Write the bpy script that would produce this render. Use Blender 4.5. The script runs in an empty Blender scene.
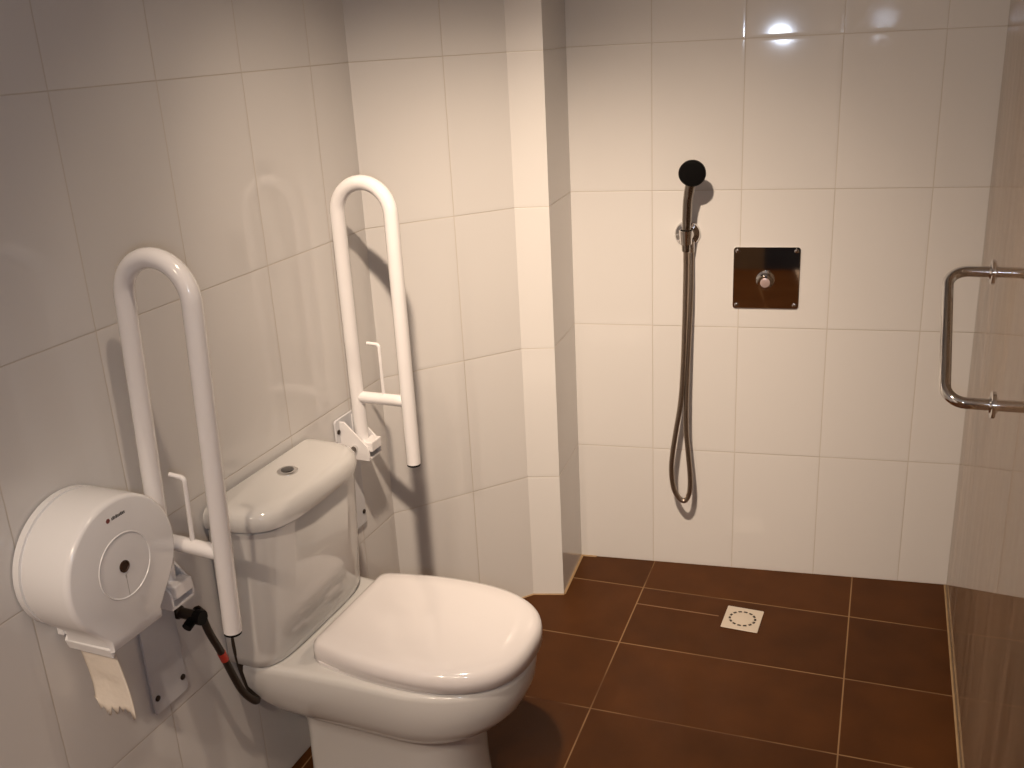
import bpy, bmesh, math, random
from math import sin, cos, pi, radians, sqrt, copysign
from mathutils import Vector, Matrix

random.seed(7)
SC = bpy.context.scene
COL = SC.collection

# ------------------------------------------------------------------ materials
def new_mat(name):
    m = bpy.data.materials.new(name); m.use_nodes = True
    nt = m.node_tree
    return m, nt, nt.nodes['Principled BSDF']

def simple(name, col, rough=.4, metal=0., coat=0., noise=0., nscale=40., ior=1.5, bump=0.):
    m, nt, b = new_mat(name)
    b.inputs['Base Color'].default_value = (*col, 1)
    b.inputs['Roughness'].default_value = rough
    b.inputs['Metallic'].default_value = metal
    b.inputs['IOR'].default_value = ior
    if coat: b.inputs['Coat Weight'].default_value = coat; b.inputs['Coat Roughness'].default_value = .04
    tc = nt.nodes.new('ShaderNodeTexCoord')
    n = nt.nodes.new('ShaderNodeTexNoise'); n.inputs['Scale'].default_value = nscale; n.inputs['Detail'].default_value = 4
    nt.links.new(tc.outputs['Object'], n.inputs['Vector'])
    if noise:
        mx = nt.nodes.new('ShaderNodeMix'); mx.data_type = 'RGBA'
        mx.inputs[6].default_value = (*[c * (1 - noise) for c in col], 1)
        mx.inputs[7].default_value = (*[min(1, c * (1 + noise)) for c in col], 1)
        nt.links.new(n.outputs['Fac'], mx.inputs[0]); nt.links.new(mx.outputs[2], b.inputs['Base Color'])
    if bump:
        bp = nt.nodes.new('ShaderNodeBump'); bp.inputs['Strength'].default_value = 1; bp.inputs['Distance'].default_value = bump
        nt.links.new(n.outputs['Fac'], bp.inputs['Height']); nt.links.new(bp.outputs[0], b.inputs['Normal'])
    return m

def tile_mat(name, w, h, ou, ov, axes, gw, tile, grout, rough=.08, tilt=.004, var=.03, mottle=0., mscale=6., seed=0., pillow=.0006, coat=0., spec=.5, dirt=None):
    """glazed tiles on a grid in object space; axes picks the two object axes"""
    m, nt, b = new_mat(name)
    N, L = nt.nodes, nt.links
    def math_(op, a, c=None, clamp=False):
        n = N.new('ShaderNodeMath'); n.operation = op; n.use_clamp = clamp
        for i, v in enumerate((a, c)):
            if v is None: continue
            if isinstance(v, (int, float)): n.inputs[i].default_value = v
            else: L.new(v, n.inputs[i])
        return n.outputs[0]
    def ramp(v, lo, hi):
        n = N.new('ShaderNodeMapRange'); n.interpolation_type = 'SMOOTHSTEP'
        n.inputs[1].default_value = lo; n.inputs[2].default_value = hi
        L.new(v, n.inputs[0]); return n.outputs[0]
    tc = N.new('ShaderNodeTexCoord'); sp = N.new('ShaderNodeSeparateXYZ'); L.new(tc.outputs['Object'], sp.inputs[0])
    U = sp.outputs['XYZ'.index(axes[0])]; V = sp.outputs['XYZ'.index(axes[1])]
    a = math_('DIVIDE', math_('SUBTRACT', U, ou), w); c = math_('DIVIDE', math_('SUBTRACT', V, ov), h)
    fa, fc = math_('FLOOR', a), math_('FLOOR', c)
    ra, rc = math_('SUBTRACT', a, fa), math_('SUBTRACT', c, fc)
    du = math_('MULTIPLY', math_('SUBTRACT', .5, math_('ABSOLUTE', math_('SUBTRACT', ra, .5))), w)
    dv = math_('MULTIPLY', math_('SUBTRACT', .5, math_('ABSOLUTE', math_('SUBTRACT', rc, .5))), h)
    d = math_('MINIMUM', du, dv)
    b.inputs['Specular IOR Level'].default_value = spec
    face = ramp(d, gw * .35, gw * .35 + .0012)
    cm = N.new('ShaderNodeCombineXYZ'); L.new(fa, cm.inputs[0]); L.new(fc, cm.inputs[1]); cm.inputs[2].default_value = seed
    wn = N.new('ShaderNodeTexWhiteNoise'); wn.noise_dimensions = '3D'; L.new(cm.outputs[0], wn.inputs['Vector'])
    cs = N.new('ShaderNodeSeparateColor'); L.new(wn.outputs['Color'], cs.inputs[0])
    # per-tile tone
    hv = N.new('ShaderNodeHueSaturation'); hv.inputs['Color'].default_value = (*tile, 1)
    val = math_('ADD', 1 - var, math_('MULTIPLY', cs.outputs[2], 2 * var))
    if mottle:
        ns = N.new('ShaderNodeTexNoise'); ns.inputs['Scale'].default_value = mscale; ns.inputs['Detail'].default_value = 6
        L.new(tc.outputs['Object'], ns.inputs['Vector'])
        val = math_('ADD', val, math_('MULTIPLY', math_('SUBTRACT', ns.outputs['Fac'], .5), mottle))
    L.new(val, hv.inputs['Value'])
    mx = N.new('ShaderNodeMix'); mx.data_type = 'RGBA'; mx.inputs[6].default_value = (*grout, 1)
    if dirt:
        gn = N.new('ShaderNodeTexNoise'); gn.inputs['Scale'].default_value = 2.6; gn.inputs['Detail'].default_value = 3
        L.new(tc.outputs['Object'], gn.inputs['Vector'])
        gm_ = N.new('ShaderNodeMix'); gm_.data_type = 'RGBA'; gm_.inputs[6].default_value = (*dirt, 1); gm_.inputs[7].default_value = (*grout, 1)
        L.new(ramp(gn.outputs['Fac'], .32, .56), gm_.inputs[0]); L.new(gm_.outputs[2], mx.inputs[6])
    L.new(face, mx.inputs[0]); L.new(hv.outputs[0], mx.inputs[7]); L.new(mx.outputs[2], b.inputs['Base Color'])
    rg = N.new('ShaderNodeMix'); rg.inputs[2].default_value = .7; rg.inputs[3].default_value = rough
    L.new(face, rg.inputs[0]); L.new(rg.outputs[0], b.inputs['Roughness'])
    # relief: pillowed edge, grout recess, slight lean of each tile, faint waviness
    ht = math_('MULTIPLY', ramp(d, 0, .010), pillow)
    ht = math_('ADD', ht, math_('MULTIPLY', face, .0003))
    ht = math_('ADD', ht, math_('MULTIPLY', math_('MULTIPLY', math_('SUBTRACT', cs.outputs[0], .5), ra), tilt * w))
    ht = math_('ADD', ht, math_('MULTIPLY', math_('MULTIPLY', math_('SUBTRACT', cs.outputs[1], .5), rc), tilt * h))
    bp = N.new('ShaderNodeBump'); bp.inputs['Strength'].default_value = 1; bp.inputs['Distance'].default_value = 1
    L.new(ht, bp.inputs['Height']); L.new(bp.outputs[0], b.inputs['Normal'])
    if coat:
        b.inputs['Coat Weight'].default_value = coat; b.inputs['Coat Roughness'].default_value = .06
    return m

WHITE_TILE = (.70, .68, .66); GROUT = (.585, .54, .485)
M = {}
def wall_tile(name, ou, seed): return tile_mat(name, .2492, .4, ou, 0, 'XZ', .0019, WHITE_TILE, GROUT, .07, .012, .02, seed=seed, pillow=.0002)
M['tile_back'] = wall_tile('tile_back', .237, 3)
M['tile_angled'] = wall_tile('tile_angled', .246, 5)
M['tile_left'] = wall_tile('tile_left', -.06, 9)
M['tile_column'] = tile_mat('tile_column', .9, .4, -.4, 0, 'XZ', .0019, WHITE_TILE, GROUT, .07, .004, .01, seed=2, pillow=.0002)
M['tile_floor'] = tile_mat('tile_floor', .607, .303, 0, 0, 'XY', .0034, (.066, .0225, .005), (.27, .16, .08), .42, .004, .10, .8, 7, 4, .0002, spec=.10, dirt=(.062, .024, .010))
M['hall_floor'] = tile_mat('hall_floor', .6, .6, .08, .2, 'XY', .004, (.58, .45, .35), (.6, .5, .4), .25, .003, .05, .2, 6, 4, .0002)
M['porcelain'] = simple('porcelain', (.63, .62, .605), .10, coat=.6)
M['seat_plastic'] = simple('seat_plastic', (.77, .735, .73), .12, coat=.4)
M['enamel'] = simple('white_enamel', (.82, .80, .80), .18, coat=.5)
M['plate'] = simple('plate_enamel', (.62, .62, .64), .35)
M['abs'] = simple('white_abs', (.84, .84, .85), .22, coat=.3)
M['groove'] = simple('groove_shadow_plastic', (.42, .41, .40), .5)
M['chrome'] = simple('chrome', (.74, .73, .72), .06, 1.)
M['mirror_steel'] = simple('mirror_steel', (.62, .60, .57), .035, 1.)
M['hose_steel'] = simple('braided_steel', (.42, .36, .30), .32, 1., noise=.3, nscale=300, bump=.0006)
M['black_rubber'] = simple('black_rubber', (.006, .0055, .0055), .5, ior=1.2)
M['black_gloss'] = simple('black_plastic', (.004, .004, .004), .35, ior=1.2)
M['dark_hose'] = simple('dark_hose', (.055, .042, .032), .42, .5, noise=.3, nscale=400)
M['old_brass'] = simple('tarnished_brass', (.065, .05, .04), .35, .8)
M['red'] = simple('red_band', (.55, .05, .03), .4)
M['lock'] = simple('lock_brown', (.05, .024, .012), .35, .3)
M['ink_red'] = simple('ink_red', (.22, .06, .05), .6)
M['ink'] = simple('ink_grey', (.10, .10, .10), .6)
M['paper'] = simple('tissue_paper', (.80, .73, .64), .95, noise=.05, nscale=120, bump=.0008)
M['caulk'] = simple('ochre_sealant', (.33, .215, .11), .6, noise=.25, nscale=30)
M['steel_drain'] = simple('drain_steel', (.62, .55, .46), .45, .25)
M['drain_dark'] = simple('drain_slot', (.03, .022, .016), .7)
M['pink_cap'] = simple('knob_cap', (.78, .62, .60), .2, .6)
M['ceiling_paint'] = simple('ceiling_paint', (.62, .58, .52), .8)
M['brown_door'] = simple('brown_laminate', (.12, .075, .042), .4, noise=.2, nscale=8)
M['dark_panel'] = simple('dark_panel_paint', (.012, .012, .018), .6)
M['sill'] = simple('pale_sill', (.55, .47, .40), .4)

def glass_mat():
    m, nt, b = new_mat('clear_glass')
    N, L = nt.nodes, nt.links
    N.remove(b)
    out = N['Material Output']
    fr = N.new('ShaderNodeFresnel'); fr.inputs['IOR'].default_value = 1.5
    tr = N.new('ShaderNodeBsdfTransparent'); tr.inputs[0].default_value = (.95, .965, .955, 1)
    gl = N.new('ShaderNodeBsdfGlossy'); gl.inputs['Roughness'].default_value = .015; gl.inputs['Color'].default_value = (1, 1, 1, 1)
    mx = N.new('ShaderNodeMixShader')
    L.new(fr.outputs[0], mx.inputs[0]); L.new(tr.outputs[0], mx.inputs[1]); L.new(gl.outputs[0], mx.inputs[2])
    # streaked hard-water film; its tan colour also paints in the veil of hall light
    df = N.new('ShaderNodeBsdfDiffuse'); df.inputs[0].default_value = (.66, .47, .33, 1)
    tc = N.new('ShaderNodeTexCoord'); mp = N.new('ShaderNodeMapping'); mp.inputs['Scale'].default_value = (1, 9, .7)
    L.new(tc.outputs['Object'], mp.inputs[0])
    ns = N.new('ShaderNodeTexNoise'); ns.inputs['Scale'].default_value = 2.2; ns.inputs['Detail'].default_value = 5; L.new(mp.outputs[0], ns.inputs['Vector'])
    mr = N.new('ShaderNodeMapRange'); mr.inputs[1].default_value = .3; mr.inputs[2].default_value = .7; mr.inputs[3].default_value = .10; mr.inputs[4].default_value = .26
    L.new(ns.outputs['Fac'], mr.inputs[0])
    m2 = N.new('ShaderNodeMixShader'); L.new(mr.outputs[0], m2.inputs[0]); L.new(mx.outputs[0], m2.inputs[1]); L.new(df.outputs[0], m2.inputs[2])
    L.new(m2.outputs[0], out.inputs[0])
    return m
M['glass'] = glass_mat()

# ------------------------------------------------------------------ mesh helpers
def new_obj(name, bm, mat, parent=None, smooth=True, angle=.7, bevel=0., bseg=2):
    me = bpy.data.meshes.new(name)
    bmesh.ops.recalc_face_normals(bm, faces=bm.faces)
    bm.to_mesh(me); bm.free()
    o = bpy.data.objects.new(name, me); COL.objects.link(o)
    if mat: me.materials.append(M[mat] if isinstance(mat, str) else mat)
    if smooth:
        me.shade_smooth(); me.set_sharp_from_angle(angle=angle)
    if parent: o.parent = parent
    if bevel:
        md = o.modifiers.new('Bevel', 'BEVEL'); md.width = bevel; md.segments = bseg; md.limit_method = 'ANGLE'; md.angle_limit = .6
    return o

def thing(name, label, cat, mat4, group=None):
    e = bpy.data.objects.new(name, None); COL.objects.link(e)
    e.empty_display_size = .1; e.matrix_world = mat4
    e['label'] = label; e['category'] = cat
    if group: e['group'] = group
    return e
def tag(o, label, cat, group=None):
    o['label'] = label; o['category'] = cat
    if group: o['group'] = group
    return o
def struct(o): o['kind'] = 'structure'; return o

def box(bm, x0, x1, y0, y1, z0, z1):
    vs = [bm.verts.new((x, y, z)) for x in (x0, x1) for y in (y0, y1) for z in (z0, z1)]
    for f in ((0, 1, 3, 2), (4, 6, 7, 5), (0, 4, 5, 1), (2, 3, 7, 6), (0, 2, 6, 4), (1, 5, 7, 3)):
        bm.faces.new([vs[i] for i in f])
def loft(bm, rings, cap0=True, cap1=True):
    R = [[bm.verts.new(p) for p in r] for r in rings]
    n = len(R[0])
    for a, b in zip(R, R[1:]):
        for i in range(n):
            bm.faces.new((a[i], a[(i + 1) % n], b[(i + 1) % n], b[i]))
    if cap0: bm.faces.new(R[0][::-1])
    if cap1: bm.faces.new(R[-1])
def tube(bm, pts, r, seg=20, caps=True):
    pts = [Vector(p) for p in pts]
    rad = r if isinstance(r, (list, tuple)) else [r] * len(pts)
    T = []
    for i in range(len(pts)):
        a = pts[max(i - 1, 0)]; b = pts[min(i + 1, len(pts) - 1)]
        T.append((b - a).normalized())
    u = T[0].orthogonal().normalized(); rings = []
    for p, t, q in zip(pts, T, rad):
        u = (u - t * u.dot(t)).normalized(); v = t.cross(u)
        rings.append([p + q * (cos(2 * pi * k / seg) * u + sin(2 * pi * k / seg) * v) for k in range(seg)])
    loft(bm, rings, caps, caps)
def lathe(bm, prof, origin, axis, seg=40):
    """prof: list of (distance along axis, radius)"""
    o = Vector(origin); t = Vector(axis).normalized(); u = t.orthogonal().normalized(); v = t.cross(u)
    loft(bm, [[o + t * h + r * (cos(2 * pi * k / seg) * u + sin(2 * pi * k / seg) * v) for k in range(seg)] for h, r in prof])
def prism(bm, poly, axis, a, b):
    """extrude a 2-D polygon along axis from a to b"""
    def P(q, h):
        return {'x': (h, q[0], q[1]), 'y': (q[0], h, q[1]), 'z': (q[0], q[1], h)}[axis]
    loft(bm, [[P(q, a) for q in poly], [P(q, b) for q in poly]])
def arc(cx, cy, r, a0, a1, n):
    return [(cx + r * cos(a0 + (a1 - a0) * i / n), cy + r * sin(a0 + (a1 - a0) * i / n)) for i in range(n + 1)]
def rrect(x0, x1, y0, y1, r, n=5):
    return (arc(x1 - r, y1 - r, r, 0, pi / 2, n) + arc(x0 + r, y1 - r, r, pi / 2, pi, n)
            + arc(x0 + r, y0 + r, r, pi, 1.5 * pi, n) + arc(x1 - r, y0 + r, r, 1.5 * pi, 2 * pi, n))
def spline(pts, n=8):
    pts = [Vector(p) for p in pts]; out = []
    P = [2 * pts[0] - pts[1]] + pts + [2 * pts[-1] - pts[-2]]
    for i in range(1, len(P) - 2):
        for k in range(n):
            t = k / n
            a, b, c, e = P[i - 1], P[i], P[i + 1], P[i + 2]
            out.append(.5 * ((2 * b) + (c - a) * t + (2 * a - 5 * b + 4 * c - e) * t * t + (3 * b - a - 3 * c + e) * t ** 3))
    out.append(pts[-1]); return out

# ------------------------------------------------------------------ frames
W0 = Vector((-.313, -.548, 0)); D = Vector((.146, .9893, 0)).normalized(); NRM = Vector((D.y, -D.x, 0))
def wframe(s, t=0, z=0):
    """frame on the left wall: X out of the wall, Y along it, Z up"""
    m = Matrix.Identity(4); o = W0 + D * s + NRM * t
    m.col[0][:3] = NRM; m.col[1][:3] = D; m.col[3][:3] = (o.x, o.y, z)
    return m
def zrot(x, y, z, a): return Matrix.Translation((x, y, z)) @ Matrix.Rotation(a, 4, 'Z')

# ------------------------------------------------------------------ room shell
H = 2.5
def wall(name, p0, p1, mat, thick=.1, side=1, h=H, z0=0.):
    """slab whose visible face runs p0 -> p1 (local X along it, local -Y faces the room when side=1)"""
    a = math.atan2(p1[1] - p0[1], p1[0] - p0[0]); ln = math.hypot(p1[0] - p0[0], p1[1] - p0[1])
    bm = bmesh.new(); box(bm, 0, ln, 0, thick * side, z0, h)
    o = new_obj(name, bm, mat, smooth=False); o.matrix_world = zrot(p0[0], p0[1], 0, a)
    return struct(o)
C0 = (-.316, -.547); C1 = (0., -.262); C2 = (.0925, -.246); C3 = (.103, 0)
G0 = Vector((1.2267, 0, 0)); G = Vector((-.098, -.995, 0)).normalized(); GN = Vector((G.y, -G.x, 0))   # GN points into the room
REAR = -4.1
sl = (REAR - W0.y) / D.y; LR = W0 + D * sl
wall('wall_left', (LR.x, LR.y), C0, 'tile_left', .12)
wall('wall_angled', C0, C1, 'tile_angled', .12)
# pipe column: pale front strip and the return beside the shower
bm = bmesh.new()
prism(bm, [C1, C2, C3, (.0, .1), (-.1, .0)], 'z', 0, H)
o = new_obj('wall_column', bm, 'tile_column', smooth=False); struct(o)
wall('wall_back', (C3[0], 0), (2.5, 0), 'tile_back', .12)
wall('wall_right', (2.42, .0), (2.2, REAR), 'hall_wall' if 'hall_wall' in M else simple('hall_wall', (.50, .41, .33), .5), .12)
bm = bmesh.new(); box(bm, LR.x - .2, 2.45, REAR - .12, REAR, 0, H)
o = new_obj('wall_front', bm, 'brown_door', smooth=False); struct(o)
bm = bmesh.new(); box(bm, .62, 1.6, REAR, REAR + .012, 0, 2.1)  # unseen dark panel, added for the polished valve plate to reflect
o = new_obj('reflected_panel', bm, 'dark_panel', smooth=False); struct(o)
bm = bmesh.new(); box(bm, -1.2, 2.6, REAR - .1, .15, H, H + .1)
o = new_obj('ceiling', bm, 'ceiling_paint', smooth=False); struct(o)

# floor: brown tiles laid square to the glass screen
FO = Vector((.329, -.168, 0)); fa = math.atan2(G.x, -G.y) * 1   # rotation of the tile grid
fm = zrot(FO.x, FO.y, 0, -math.atan2(-G.x, -G.y))
fi = fm.inverted()
def fl(x, y): v = fi @ Vector((x, y, 0)); return (v.x, v.y)
gR = G0 + G * 4.2
bm = bmesh.new()
prism(bm, [fl(LR.x - .25, REAR - .05), fl(gR.x, gR.y), fl(1.2267, .02), fl(1.2267, .1), fl(-.45, .1)], 'z', -.06, 0)
o = new_obj('floor', bm, 'tile_floor', smooth=False); o.matrix_world = fm; struct(o)
gm = zrot(G0.x, G0.y, 0, math.atan2(-G.x, -G.y) * -1)     # frame on the screen: X outwards to the hall, -Y towards the camera
bm = bmesh.new(); box(bm, .0, 1.6, -4.3, .2, -.06, -.0005)
o = new_obj('floor_hall', bm, 'hall_floor', smooth=False); o.matrix_world = gm; struct(o)
bm = bmesh.new(); box(bm, .074, .082, -4.0, -.004, -.004, .002)
o = new_obj('trim_5', bm, 'sill', smooth=False); o.matrix_world = gm; struct(o)

# ochre sealant beads where walls meet the floor
def bead(name, pts, w=.007):
    bm = bmesh.new()
    tube(bm, [Vector((p[0], p[1], .0015)) for p in pts], w, 8)
    for v in bm.verts: v.co.z = max(v.co.z * .6, -.002)
    o = new_obj(name, bm, 'caulk'); struct(o)
bead('trim_1', [(C2[0] + .002, C2[1]), (C3[0] + .003, -.003)], .004)
bead('trim_2', [(C0[0] + .004, C0[1]), (C1[0], C1[1] - .003), (C2[0] + .002, C2[1] - .003)], .0035)
bead('trim_3', [(C3[0], -.003), (C3[0] + .05, -.003)], .004)
e0 = G0 + G * .004 + GN * .004; e1 = G0 + G * 3.2 + GN * .004
bead('trim_4', [(e0.x, e0.y), (e1.x, e1.y)], .003)
# cut line of the floor tiles beside the drain
bm = bmesh.new(); q0, q1 = Vector((.322, -.262, 0)), Vector((.565, -.288, 0)); dd = (q1 - q0).normalized(); pp = Vector((-dd.y, dd.x, 0)) * .002
loft(bm, [[q0 + pp, q0 - pp, q0 - pp + Vector((0, 0, .0006)), q0 + pp + Vector((0, 0, .0006))], [q1 + pp, q1 - pp, q1 - pp + Vector((0, 0, .0006)), q1 + pp + Vector((0, 0, .0006))]])
o = new_obj('trim_6', bm, simple('floor_grout', (.20, .105, .05), .7), smooth=False); struct(o)

# ------------------------------------------------------------------ glass screen with its pull handles
gl = thing('glass_partition', 'clear frameless glass screen along the right of the shower, pierced by a chrome handle', 'glass partition', gm)
bm = bmesh.new(); box(bm, 0, .008, -3.4, -.003, .002, 2.2)
new_obj('glass_pane', bm, 'glass', gl, smooth=False)
hA = Vector((0, -.3069, 1.0443)); hB = Vector((0, -.611, .8151))
def pull(sgn):
    x0 = 0 if sgn < 0 else .008
    dr = (hB - hA).normalized(); r = .045; pr = .100 * sgn
    def P(a, base, along): return Vector((x0 + a, 0, 0)) + base + dr * along
    pts = [P(0, hA, 0)]
    for k in range(9):
        th = pi / 2 * k / 8
        pts.append(P(pr - sgn * r + sgn * r * sin(th), hA, r - r * cos(th)))
    Ln = (hB - hA).length
    for k in range(9):
        th = pi / 2 * k / 8
        pts.append(P(pr - sgn * r + sgn * r * cos(th), hA, Ln - r + r * sin(th)))
    pts.append(P(0, hB, 0))
    bm = bmesh.new(); tube(bm, pts, .0135, 20)
    h = new_obj('pull_handle', bm, 'chrome', gl)
    for b in (hA, hB):
        bm = bmesh.new()
        lathe(bm, [(.0, .031), (.004, .031), (.0055, .028), (.0055, .019), (.009, .018)], Vector((x0, 0, 0)) + b, (sgn, 0, 0), 32)
        new_obj('washer', bm, 'chrome', h)
    return h
pull(-1); pull(1)

# ------------------------------------------------------------------ toilet
TS = -.522
toilet = thing('toilet', 'white close-coupled toilet with its lid down against the left wall', 'toilet', wframe(TS, 0, 0))
def dring(z, tb, tf, hw, tm, rb, hb=None, p=2.25, n1=6, n2=4, n3=18):
    """D-shaped outline: flat back, straight sides, rounded nose"""
    hb = hw if hb is None else hb
    half = []
    half.append((tb, 0.)); half.append((tb, .5 * (hb - rb)))
    for k in range(n1 + 1):
        a = pi / 2 * k / n1
        half.append((tb + rb - rb * cos(a), hb - rb + rb * sin(a)))
    for k in range(1, n2 + 1):
        f = k / (n2 + 1); f2 = f * f * (3 - 2 * f)
        half.append((tb + rb + (tm - tb - rb) * f, hb + (hw - hb) * (1 - (1 - f) ** 2)))
    for k in range(n3):
        a = pi / 2 * k / n3
        half.append((tm + (tf - tm) * sin(a) ** (2 / p), hw * cos(a) ** (2 / p)))
    pts = [(x, -y) for x, y in half] + [(tf, 0.)] + [(x, y) for x, y in half[:0:-1]]
    return [Vector((x, y, z)) for x, y in pts]
bm = bmesh.new()
loft(bm, [dring(*a) for a in (
    (.000, .098, .492, .132, .36, .03), (.012, .100, .490, .131, .36, .03), (.10, .101, .484, .126, .36, .03), (.20, .102, .484, .125, .36, .03),
    (.226, .100, .488, .127, .36, .03), (.240, .086, .506, .134, .36, .04), (.248, .066, .526, .146, .36, .05),
    (.262, .040, .551, .160, .36, .05), (.282, .020, .577, .173, .36, .05), (.308, .010, .598, .181, .36, .045, .188),
    (.345, .005, .612, .186, .36, .035, .204), (.386, .003, .616, .187, .36, .03, .207), (.396, .004, .614, .185, .36, .03, .205), (.401, .008, .609, .180, .36, .028, .200), (.402, .016, .597, .168, .36, .022, .190))])
new_obj('pan', bm, 'porcelain', toilet, angle=1.2)
bm = bmesh.new()
loft(bm, [dring(*a) for a in ((.4025, .178, .607, .172, .38, .025, .155), (.410, .178, .607, .172, .38, .025, .155))])
new_obj('seat', bm, 'seat_plastic', toilet)
bm = bmesh.new()
loft(bm, [dring(*a, p=2.5) for a in (
    (.397, .172, .618, .181, .38, .022, .156), (.399, .168, .622, .185, .38, .024, .160), (.422, .168, .622, .185, .38, .024, .160), (.434, .170, .619, .182, .38, .024, .157),
    (.4405, .175, .612, .176, .38, .024, .151), (.4443, .184, .600, .165, .38, .024, .140), (.447, .20, .56, .13, .38, .024, .116))])
lid = new_obj('lid', bm, 'seat_plastic', toilet, angle=1.2); lid.location = (0, .010, .009)
for y in (-.075, .075):
    bm = bmesh.new(); tube(bm, [(.154, y - .025, .411), (.154, y + .025, .411)], .010, 16)
    new_obj('hinge', bm, 'seat_plastic', toilet)
def tring(z, dep, hw, p=3.2, off=0., n=40, tb=.004):
    pts = [(tb, -hw)]
    for k in range(n + 1):
        a = -pi / 2 + pi * k / n
        c, s_ = cos(a), sin(a)
        pts.append((tb + .012 + (dep - tb - .012) * abs(c) ** (2 / p), copysign(hw * abs(s_) ** (2 / p), s_)))
    pts.append((tb, hw))
    return [Vector((x, y, z)) for x, y in pts]
bm = bmesh.new()
loft(bm, [tring(*a) for a in ((.4015, .110, .192, 4.8), (.406, .117, .198, 4.8), (.425, .122, .199, 4.8), (.55, .138, .198, 4.2), (.722, .156, .196, 3.8), (.727, .151, .189, 3.8))])
tank = new_obj('cistern', bm, 'porcelain', toilet, angle=.9); tank.location = (0, -.013, 0)
bm = bmesh.new()
loft(bm, [tring(*a) for a in ((.7275, .159, .190, 3.6), (.730, .167, .198, 3.6), (.742, .170, .201, 3.6), (.760, .168, .199, 3.6), (.769, .161, .192, 3.6), (.7735, .150, .181, 3.6), (.7755, .134, .164, 3.6))])
clid = new_obj('cistern_lid', bm, 'porcelain', toilet, angle=.9); clid.location = (0, -.017, 0)
bm = bmesh.new(); lathe(bm, [(0, .023), (.003, .023), (.0045, .021)], (.070, -.012, .7753), (0, 0, 1), 40)
fb = new_obj('flush_button', bm, 'chrome', toilet); fb['label'] = 'round chrome flush button'
bm = bmesh.new(); lathe(bm, [(0, .014), (.0015, .014), (.002, .012)], (.070, -.012, .7797), (0, 0, 1), 32)
new_obj('button_centre', bm, simple('button_grey', (.20, .20, .20), .2, 1.), fb)

# supply valve on the wall and the hose that loops to the cistern
valve = thing('angle_valve', 'small dark angle valve on the left wall between dispenser and cistern', 'valve', wframe(-.846, 0, .598))
bm = bmesh.new(); tube(bm, [(0, 0, 0), (.045, 0, 0)], .011, 16); lathe(bm, [(0, .014), (.004, .014), (.007, .012)], (0, 0, 0), (1, 0, 0), 24)
new_obj('valve_body', bm, 'old_brass', valve)
bm = bmesh.new(); tube(bm, [(.045, -.002, 0), (.062, -.002, 0)], .015, 12); tube(bm, [(.040, -.026, -.012), (.038, .016, .002)], .010, 14)
new_obj('valve_handle', bm, 'black_rubber', valve)
bm = bmesh.new(); tube(bm, [(.037, .010, .004), (.038, .021, -.012)], .012, 8)
new_obj('hose_nut', bm, 'old_brass', valve)
hp = spline([(.037, .048, -.018), (.050, .046, -.055), (.050, .070, -.120), (.050, .090, -.185), (.050, .112, -.245), (.052, .140, -.288), (.046, .156, -.296), (.034, .154, -.275), (.025, .148, -.22), (.022, .144, -.16), (.022, .146, -.12)], 6)
hose = bmesh.new(); tube(hose, hp, .0078, 12)
hs = tag(new_obj('supply_hose', hose, 'dark_hose'), 'dark flexible supply hose with a red band hanging below the near rail', 'hose'); hs.matrix_world = wframe(-.872, 0, .605)
bm = bmesh.new(); tube(bm, hp[12:15], .0088, 12)
rb = new_obj('band', bm, 'red', hs); rb['label'] = 'red band'

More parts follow.
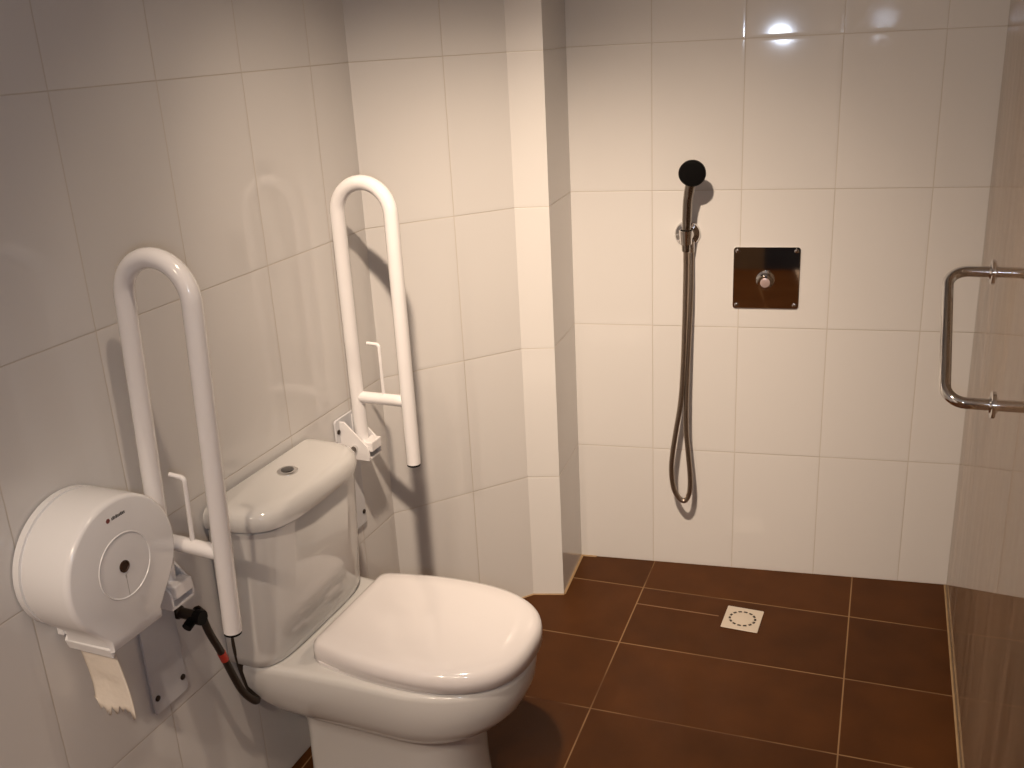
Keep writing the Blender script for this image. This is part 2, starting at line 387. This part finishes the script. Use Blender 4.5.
# ------------------------------------------------------------------ fold-up support rails
def make_rail(s, tilt, label, dz, zt, bz=0.):
    root = thing('grab_rail', label, 'grab rail', wframe(s, 0, dz), 'fold-up support rails either side of the toilet')
    bm = bmesh.new()
    prism(bm, rrect(-.047, .047, .452, .772, .008), 'x', .0005, .006)
    pl = new_obj('wall_plate', bm, 'plate', root, bevel=.0015)
    for y in (-.036, .036):
        for z in (.487, .740):
            bm = bmesh.new(); lathe(bm, [(0, .0062), (.002, .006), (.003, .004)], (.006, y, z), (1, 0, 0), 16)
            new_obj('screw', bm, 'old_brass', pl)
    # hinge bracket: two cheeks, a base shelf and the pivot bolt
    bm = bmesh.new()
    cheek = [(.006, .672), (.006, .765), (.020, .765), (.080, .706), (.084, .696), (.084, .676), (.080, .672)]
    for y in (-.030, .025):
        prism(bm, cheek, 'y', y, y + .005)
    box(bm, .006, .082, -.030, .030, .668, .674)
    br = new_obj('hinge_bracket', bm, 'enamel', root, smooth=False, bevel=.001); br.location.z = bz
    bm = bmesh.new(); tube(bm, [(.046, -.038, .700), (.046, .038, .700)], .0075, 16)
    new_obj('pivot_bolt', bm, 'chrome', br)
    bm = bmesh.new(); box(bm, .060, .090, -.024, .024, .690, .716)
    new_obj('stop_block', bm, 'enamel', br, smooth=False, bevel=.003)
    T = Matrix.Translation((.046, 0, .70)) @ Matrix.Rotation(tilt, 4, 'Y') @ Matrix.Translation((-.046, 0, -.70))
    def tp(x, z, y=0): return T @ Vector((x, y, z))
    R_ = .0705; xa, xb = .049, .190
    pts = [tp(xa, .684), tp(xa, .9), tp(xa, 1.1)]
    for k in range(21):
        a = pi - pi * k / 20
        pts.append(tp((xa + xb) / 2 + R_ * cos(a), zt + R_ * sin(a)))
    pts += [tp(xb, 1.1), tp(xb, .9), tp(xb, .664)]
    bm = bmesh.new(); tube(bm, pts, .0172, 24)
    tb = new_obj('rail_tube', bm, 'enamel', root)
    bm = bmesh.new(); tube(bm, [tp(xb, .6638), tp(xb, .659)], .0165, 24)
    new_obj('end_cap', bm, 'black_rubber', root)
    bm = bmesh.new(); tube(bm, [tp(xa + .010, .826), tp(xb - .010, .826)], .0145, 20)
    new_obj('crossbar', bm, 'enamel', root)
    rp = [tp(.124, .836), tp(.124, .955)] + [tp(.116 + .008 * cos(a), .957 + .008 * sin(a)) for a in (0, .4, .8, 1.2, 1.57)] + [tp(.092, .966)]
    bm = bmesh.new(); tube(bm, rp, .0045, 10)
    new_obj('paper_rod', bm, 'enamel', root)
    return root
make_rail(-.909, radians(2.8), 'white fold-up grab rail on the near side of the toilet, behind the paper dispenser', -.022, 1.291, .026)
make_rail(-.197, 0, 'white fold-up grab rail on the far side of the toilet, by the wall corner', 0, 1.277)

# ------------------------------------------------------------------ jumbo toilet paper dispenser
DS, DZ = -1.059, .843
disp = thing('toilet_paper_dispenser', 'round white jumbo toilet paper dispenser on the left wall, nearest the camera', 'paper dispenser', wframe(DS, 0, DZ))
def dout(r, bw, bz):
    """round cover with a flat-bottomed chute; local Y along the wall, Z up"""
    a0 = math.asin(max(-1, min(1, -.62)))
    pts = arc(0, 0, r, -.66, pi + .66, 48)
    pts += [(-bw, bz + .02), (-bw, bz), (bw, bz), (bw, bz + .02)]
    return pts
def xr(x, r, bw, bz): return [Vector((x, a, b)) for a, b in dout(r, bw, bz)]
bm = bmesh.new()
loft(bm, [xr(.001, .121, .062, -.120), xr(.014, .121, .062, -.120), xr(.0145, .1165, .060, -.118), xr(.02, .1165, .060, -.118), xr(.0205, .121, .061, -.132), xr(.106, .121, .060, -.136), xr(.114, .1205, .0595, -.136), xr(.1185, .118, .058, -.135), xr(.120, .114, .057, -.133)])
new_obj('cover', bm, 'abs', disp, angle=.9)
bm = bmesh.new()
prism(bm, [(-.056, -.150), (-.062, -.130), (-.04, -.10), (.04, -.10), (.052, -.128), (.050, -.136), (-.046, -.137)], 'x', .012, .112)
new_obj('outlet', bm, 'abs', disp, smooth=False, bevel=.002)
# raised ring, lock and slot on the front
bm = bmesh.new(); seg = 56
rings = []
for h, r in ((.1195, .0590), (.1212, .0580), (.1212, .0565), (.1195, .0555)):
    rings.append([Vector((h, r * cos(2 * pi * k / seg), .0 + r * sin(2 * pi * k / seg))) for k in range(seg)])
rings.append(rings[0]); loft(bm, rings[:4], False, False)
new_obj('ring', bm, 'abs', disp)
bm = bmesh.new(); lathe(bm, [(0, .0105), (.0025, .0105), (.003, .009), (.0012, .0075), (.0012, .001)], (.1198, -.003, .0), (1, 0, 0), 28)
lk = new_obj('lock', bm, 'lock', disp); lk['label'] = 'brown lock barrel'
bm = bmesh.new(); box(bm, .1198, .1205, -.0042, -.0016, -.022, -.016); box(bm, .1198, .1202, -.0034, -.0022, -.055, -.022)
new_obj('slot', bm, 'groove', disp, smooth=False)
bm = bmesh.new(); prism(bm, arc(-.017, .091, .0044, 0, 2 * pi - .3, 6), 'x', .1198, .1203)
new_obj('emblem', bm, 'ink_red', disp, smooth=False)
bm = bmesh.new(); y = -.009
for w in (.0020, .0032, .0020, .0032, .0028, .0024, .0032, .0028, .0022):
    box(bm, .1198, .1202, y, y + w, .0882, .0930 + (.001 if w > .003 else 0)); y += w + .0007
new_obj('lettering', bm, 'ink', disp, smooth=False)
# torn strip of tissue hanging out of the chute
bm = bmesh.new(); nx, nz = 16, 14
random.seed(3)
grid = []
tear = [random.uniform(-.012, .012) for _ in range(nx + 1)]; tear[nx - 1] = -.013; tear[nx] = -.008; tear[0] = .022; tear[1] = .012
for j in range(nz + 1):
    f = j / nz; row = []
    for i in range(nx + 1):
        g = i / nx
        zz = -.128 - .150 * f + (tear[i] if j == nz else (tear[i] * .3 if j == nz - 1 else 0))
        xx = .020 + .006 * f + .084 * g 
        yy = -.048 + .010 * sin(2.2 * f) + .004 * sin(5 * g + 3 * f) * f + (.004 if f > .55 else 0) * (1 - 2 * abs(g - .5)) 
        row.append(bm.verts.new((xx, yy, zz)))
    grid.append(row)
for j in range(nz):
    for i in range(nx):
        bm.faces.new((grid[j][i], grid[j][i + 1], grid[j + 1][i + 1], grid[j + 1][i]))
pp_ = new_obj('toilet_paper', bm, 'paper', angle=1.5); pp_.matrix_world = wframe(DS, 0, DZ)
sd = pp_.modifiers.new('Solid', 'SOLIDIFY'); sd.thickness = .0012
tag(pp_, 'torn strip of white toilet paper hanging from the dispenser', 'toilet paper')

# ------------------------------------------------------------------ hand shower
SX = .4415
out = thing('shower_outlet', 'round chrome wall outlet and holder behind the shower hose', 'shower holder', zrot(SX, 0, 1.078, 0))
bm = bmesh.new(); lathe(bm, [(0, .037), (.004, .037), (.009, .034), (.012, .022), (.030, .018), (.034, .016)], (0, -.0005, 0), (0, -1, 0), 40)
new_obj('flange', bm, 'chrome', out)
bm = bmesh.new()
ringv = []
for r in (.016, .021):
    pass
tube(bm, [(0, -.030, 0), (0, -.040, .0)], .014, 20)
for k in range(14):
    a0, a1 = pi * .25 + 1.5 * pi * k / 14, pi * .25 + 1.5 * pi * (k + 1) / 14
cup = []
for (zz, r) in ((-.020, .0165), (.020, .0195), (.020, .0165), (-.020, .0140)):
    cup.append([Vector((r * cos(2 * pi * k / 24), -.058 - .16 * zz + r * sin(2 * pi * k / 24), zz)) for k in range(24)])
cup.append(cup[0]); loft(bm, cup[:4], False, False)
new_obj('cradle', bm, 'chrome', out)
bm = bmesh.new(); tube(bm, [(.012, -.014, -.02), (.012, -.016, -.052)], .009, 16)
new_obj('hose_nipple', bm, 'chrome', out)
sh = thing('hand_shower', 'black-faced hand shower on a long chrome hose hanging on the back wall', 'hand shower', zrot(SX, 0, 1.078, 0))
bm = bmesh.new()
hpnt = [(0, -.052, -.040), (0, -.055, -.02), (.001, -.059, .01), (.003, -.066, .06), (.006, -.075, .11), (.013, -.082, .150), (.018, -.086, .178)]
tube(bm, spline(hpnt, 5), [.0115] * 6 + [.0120] * 8 + [.0130] * 8 + [.0138] * 4 + [.0145] * 4 + [.013], 18)
new_obj('handle', bm, simple('grey_chrome', (.30, .27, .24), .18, 1.), sh)
ax = Vector((.0, -.97, -.22)).normalized(); hc = Vector((.019, -.088, .186))
bm = bmesh.new(); lathe(bm, [(-.012, .015), (-.006, .028), (.004, .0365), (.012, .0375), (.016, .036)], hc, ax, 40)
hd = new_obj('head', bm, 'black_gloss', sh)
bm = bmesh.new(); lathe(bm, [(.016, .0345), (.018, .033), (.0185, .029)], hc, ax, 40)
new_obj('spray_face', bm, 'black_rubber', hd)
hosep = spline([(0, -.052, -.040), (.000, -.050, -.10), (-.002, -.050, -.25), (-.006, -.052, -.40), (-.012, -.056, -.50), (-.024, -.060, -.585), (-.034, -.064, -.66), (-.0375, -.066, -.72), (-.031, -.068, -.775), (-.016, -.070, -.806), (.000, -.071, -.818),
                (.012, -.070, -.808), (.0190, -.068, -.780), (.019, -.065, -.735), (.012, -.060, -.66), (.005, -.055, -.585), (.004, -.048, -.48), (.008, -.036, -.32), (.012, -.026, -.18), (.012, -.014, -.052), (.012, -.008, -.036), (.012, .0006, -.030)], 8)
bm = bmesh.new(); tube(bm, hosep, .0078, 12)
new_obj('hose', bm, 'hose_steel', sh)

# ------------------------------------------------------------------ mixer plate
mx = thing('shower_valve', 'square mirror-polished shower valve plate with a round knob on the back wall', 'shower valve', zrot(.664, 0, .949, 0))
bm = bmesh.new(); prism(bm, rrect(-.092, .092, -.0895, .0895, .008), 'y', -.005, .001)
new_obj('face_plate', bm, 'mirror_steel', mx, bevel=.001)
for x in (-.081, .081):
    for z in (-.079, .079):
        bm = bmesh.new(); lathe(bm, [(0, .0065), (.002, .006), (.003, .003)], (x, -.005, z), (0, -1, 0), 16)
        new_obj('screw', bm, 'chrome', mx)
bm = bmesh.new(); lathe(bm, [(0, .026), (.004, .026), (.006, .021), (.030, .0215), (.036, .020), (.037, .014)], (-.002, -.005, -.004), (0, -1, 0), 32)
kb = new_obj('knob', bm, 'chrome', mx)
bm = bmesh.new(); lathe(bm, [(0, .0135), (.002, .0135), (.003, .011)], (-.002, -.042, -.004), (0, -1, 0), 28)
new_obj('knob_cap', bm, 'pink_cap', kb)

# ------------------------------------------------------------------ floor drain
dr = thing('floor_drain', 'small square pale floor drain with a round slotted grate in the shower floor', 'floor drain', zrot(.634, -.295, 0, radians(-8.5)))
bm = bmesh.new(); prism(bm, rrect(-.0525, .0525, -.0575, .0575, .003), 'z', .0004, .003)
fp = new_obj('frame_plate', bm, 'steel_drain', dr, bevel=.0008)
bm = bmesh.new(); nS = 14
for k in range(nS):
    a0 = 2 * pi * k / nS; a1 = a0 + 2 * pi / nS * .62
    pg = [(r * cos(a), r * sin(a)) for r, aa in ((.033, (a0, (a0 + a1) / 2, a1)), (.0395, (a1, (a0 + a1) / 2, a0))) for a in aa]
    prism(bm, pg, 'z', .0028, .0034)
new_obj('slot_ring', bm, 'drain_dark', dr, smooth=False)
bm = bmesh.new(); lathe(bm, [(0, .031), (.0012, .031), (.0016, .029)], (0, 0, .0028), (0, 0, 1), 36)
new_obj('grate', bm, 'steel_drain', dr)

# ------------------------------------------------------------------ lamps
def lamp(name, kind, loc, energy, col, radius=.03, target=None, size=None, blend=.5):
    d = bpy.data.lights.new(name, kind); d.energy = energy; d.color = col
    if kind in ('SPOT', 'POINT'): d.shadow_soft_size = radius
    if kind == 'SPOT': d.spot_size = radians(size); d.spot_blend = blend
    if kind == 'AREA': d.shape = 'DISK'; d.size = size
    o = bpy.data.objects.new(name, d); COL.objects.link(o); o.location = loc
    if target is not None:
        o.rotation_euler = (Vector(target) - Vector(loc)).to_track_quat('-Z', 'Y').to_euler()
    return o
WARM = (1.0, .79, .60)
# one ceiling lamp built from added spots shaping its beam, then added unseen fills
for dx, e, tgt, ang in ((0, 64, (.26, -.60, .30), 80), (.03, 56, (.90, -.10, .40), 80), (-.03, 92, (.0, -.42, .78), 52), (.015, 45, (.60, -.20, .35), 60), (-.015, 60, (.36, 0, .68), 45)):
    lamp('ceiling_spot', 'SPOT', (.23 + dx, -1.80, 2.44), e, WARM, .03, tgt, ang, 1.)
lamp('rear_fill_spot', 'SPOT', (.35, -3.5, 2.44), 150, WARM, .03, (.3, -3.7, 0), 130, .8)  # added fill near the rear wall, no lamp known there
lamp('rear_fill_spot', 'SPOT', (-.3, -3.4, 2.44), 94, WARM, .03, (-.3, -2.6, 0), 110, 1.)  # second added fill, for surfaces that face the rear
lamp('hall_fill_spot', 'SPOT', (1.75, -1.2, 2.44), 17, WARM, .05, (1.75, -1.2, 0), 150, .8)  # unseen lamp added to brighten the space behind the glass
lamp('camera_flash', 'POINT', (.69, -2.88, 1.575), 11, (.70, .81, 1.0), .055)

w = bpy.data.worlds.new('World'); SC.world = w; w.use_nodes = True
w.node_tree.nodes['Background'].inputs[0].default_value = (.5, .42, .34, 1); w.node_tree.nodes['Background'].inputs[1].default_value = .05

# ------------------------------------------------------------------ camera
yaw, pit, rol, f = .269, -.343, -.054, 993.64
cy, sy, cp, sp = cos(yaw), sin(yaw), cos(pit), sin(pit)
fw = Vector((-sy * cp, cy * cp, sp)); r = Vector((cy, sy, 0)); u = r.cross(fw)
r2 = cos(rol) * r + sin(rol) * u; u2 = -sin(rol) * r + cos(rol) * u
cam = bpy.data.cameras.new('Camera'); co = bpy.data.objects.new('Camera', cam); COL.objects.link(co)
mw = Matrix.Identity(4)
for i, v in enumerate((r2, u2, -fw)): mw.col[i][:3] = v
mw.col[3][:3] = (.6836, -2.862, 1.656)
co.matrix_world = mw
cam.sensor_width = 36; cam.lens = f / 1024 * 36; cam.clip_start = .01
SC.camera = co
vs = SC.view_settings
vs.view_transform = 'Standard'; vs.look = 'None'; vs.gamma = 1; vs.use_curve_mapping = False; vs.exposure = 0.
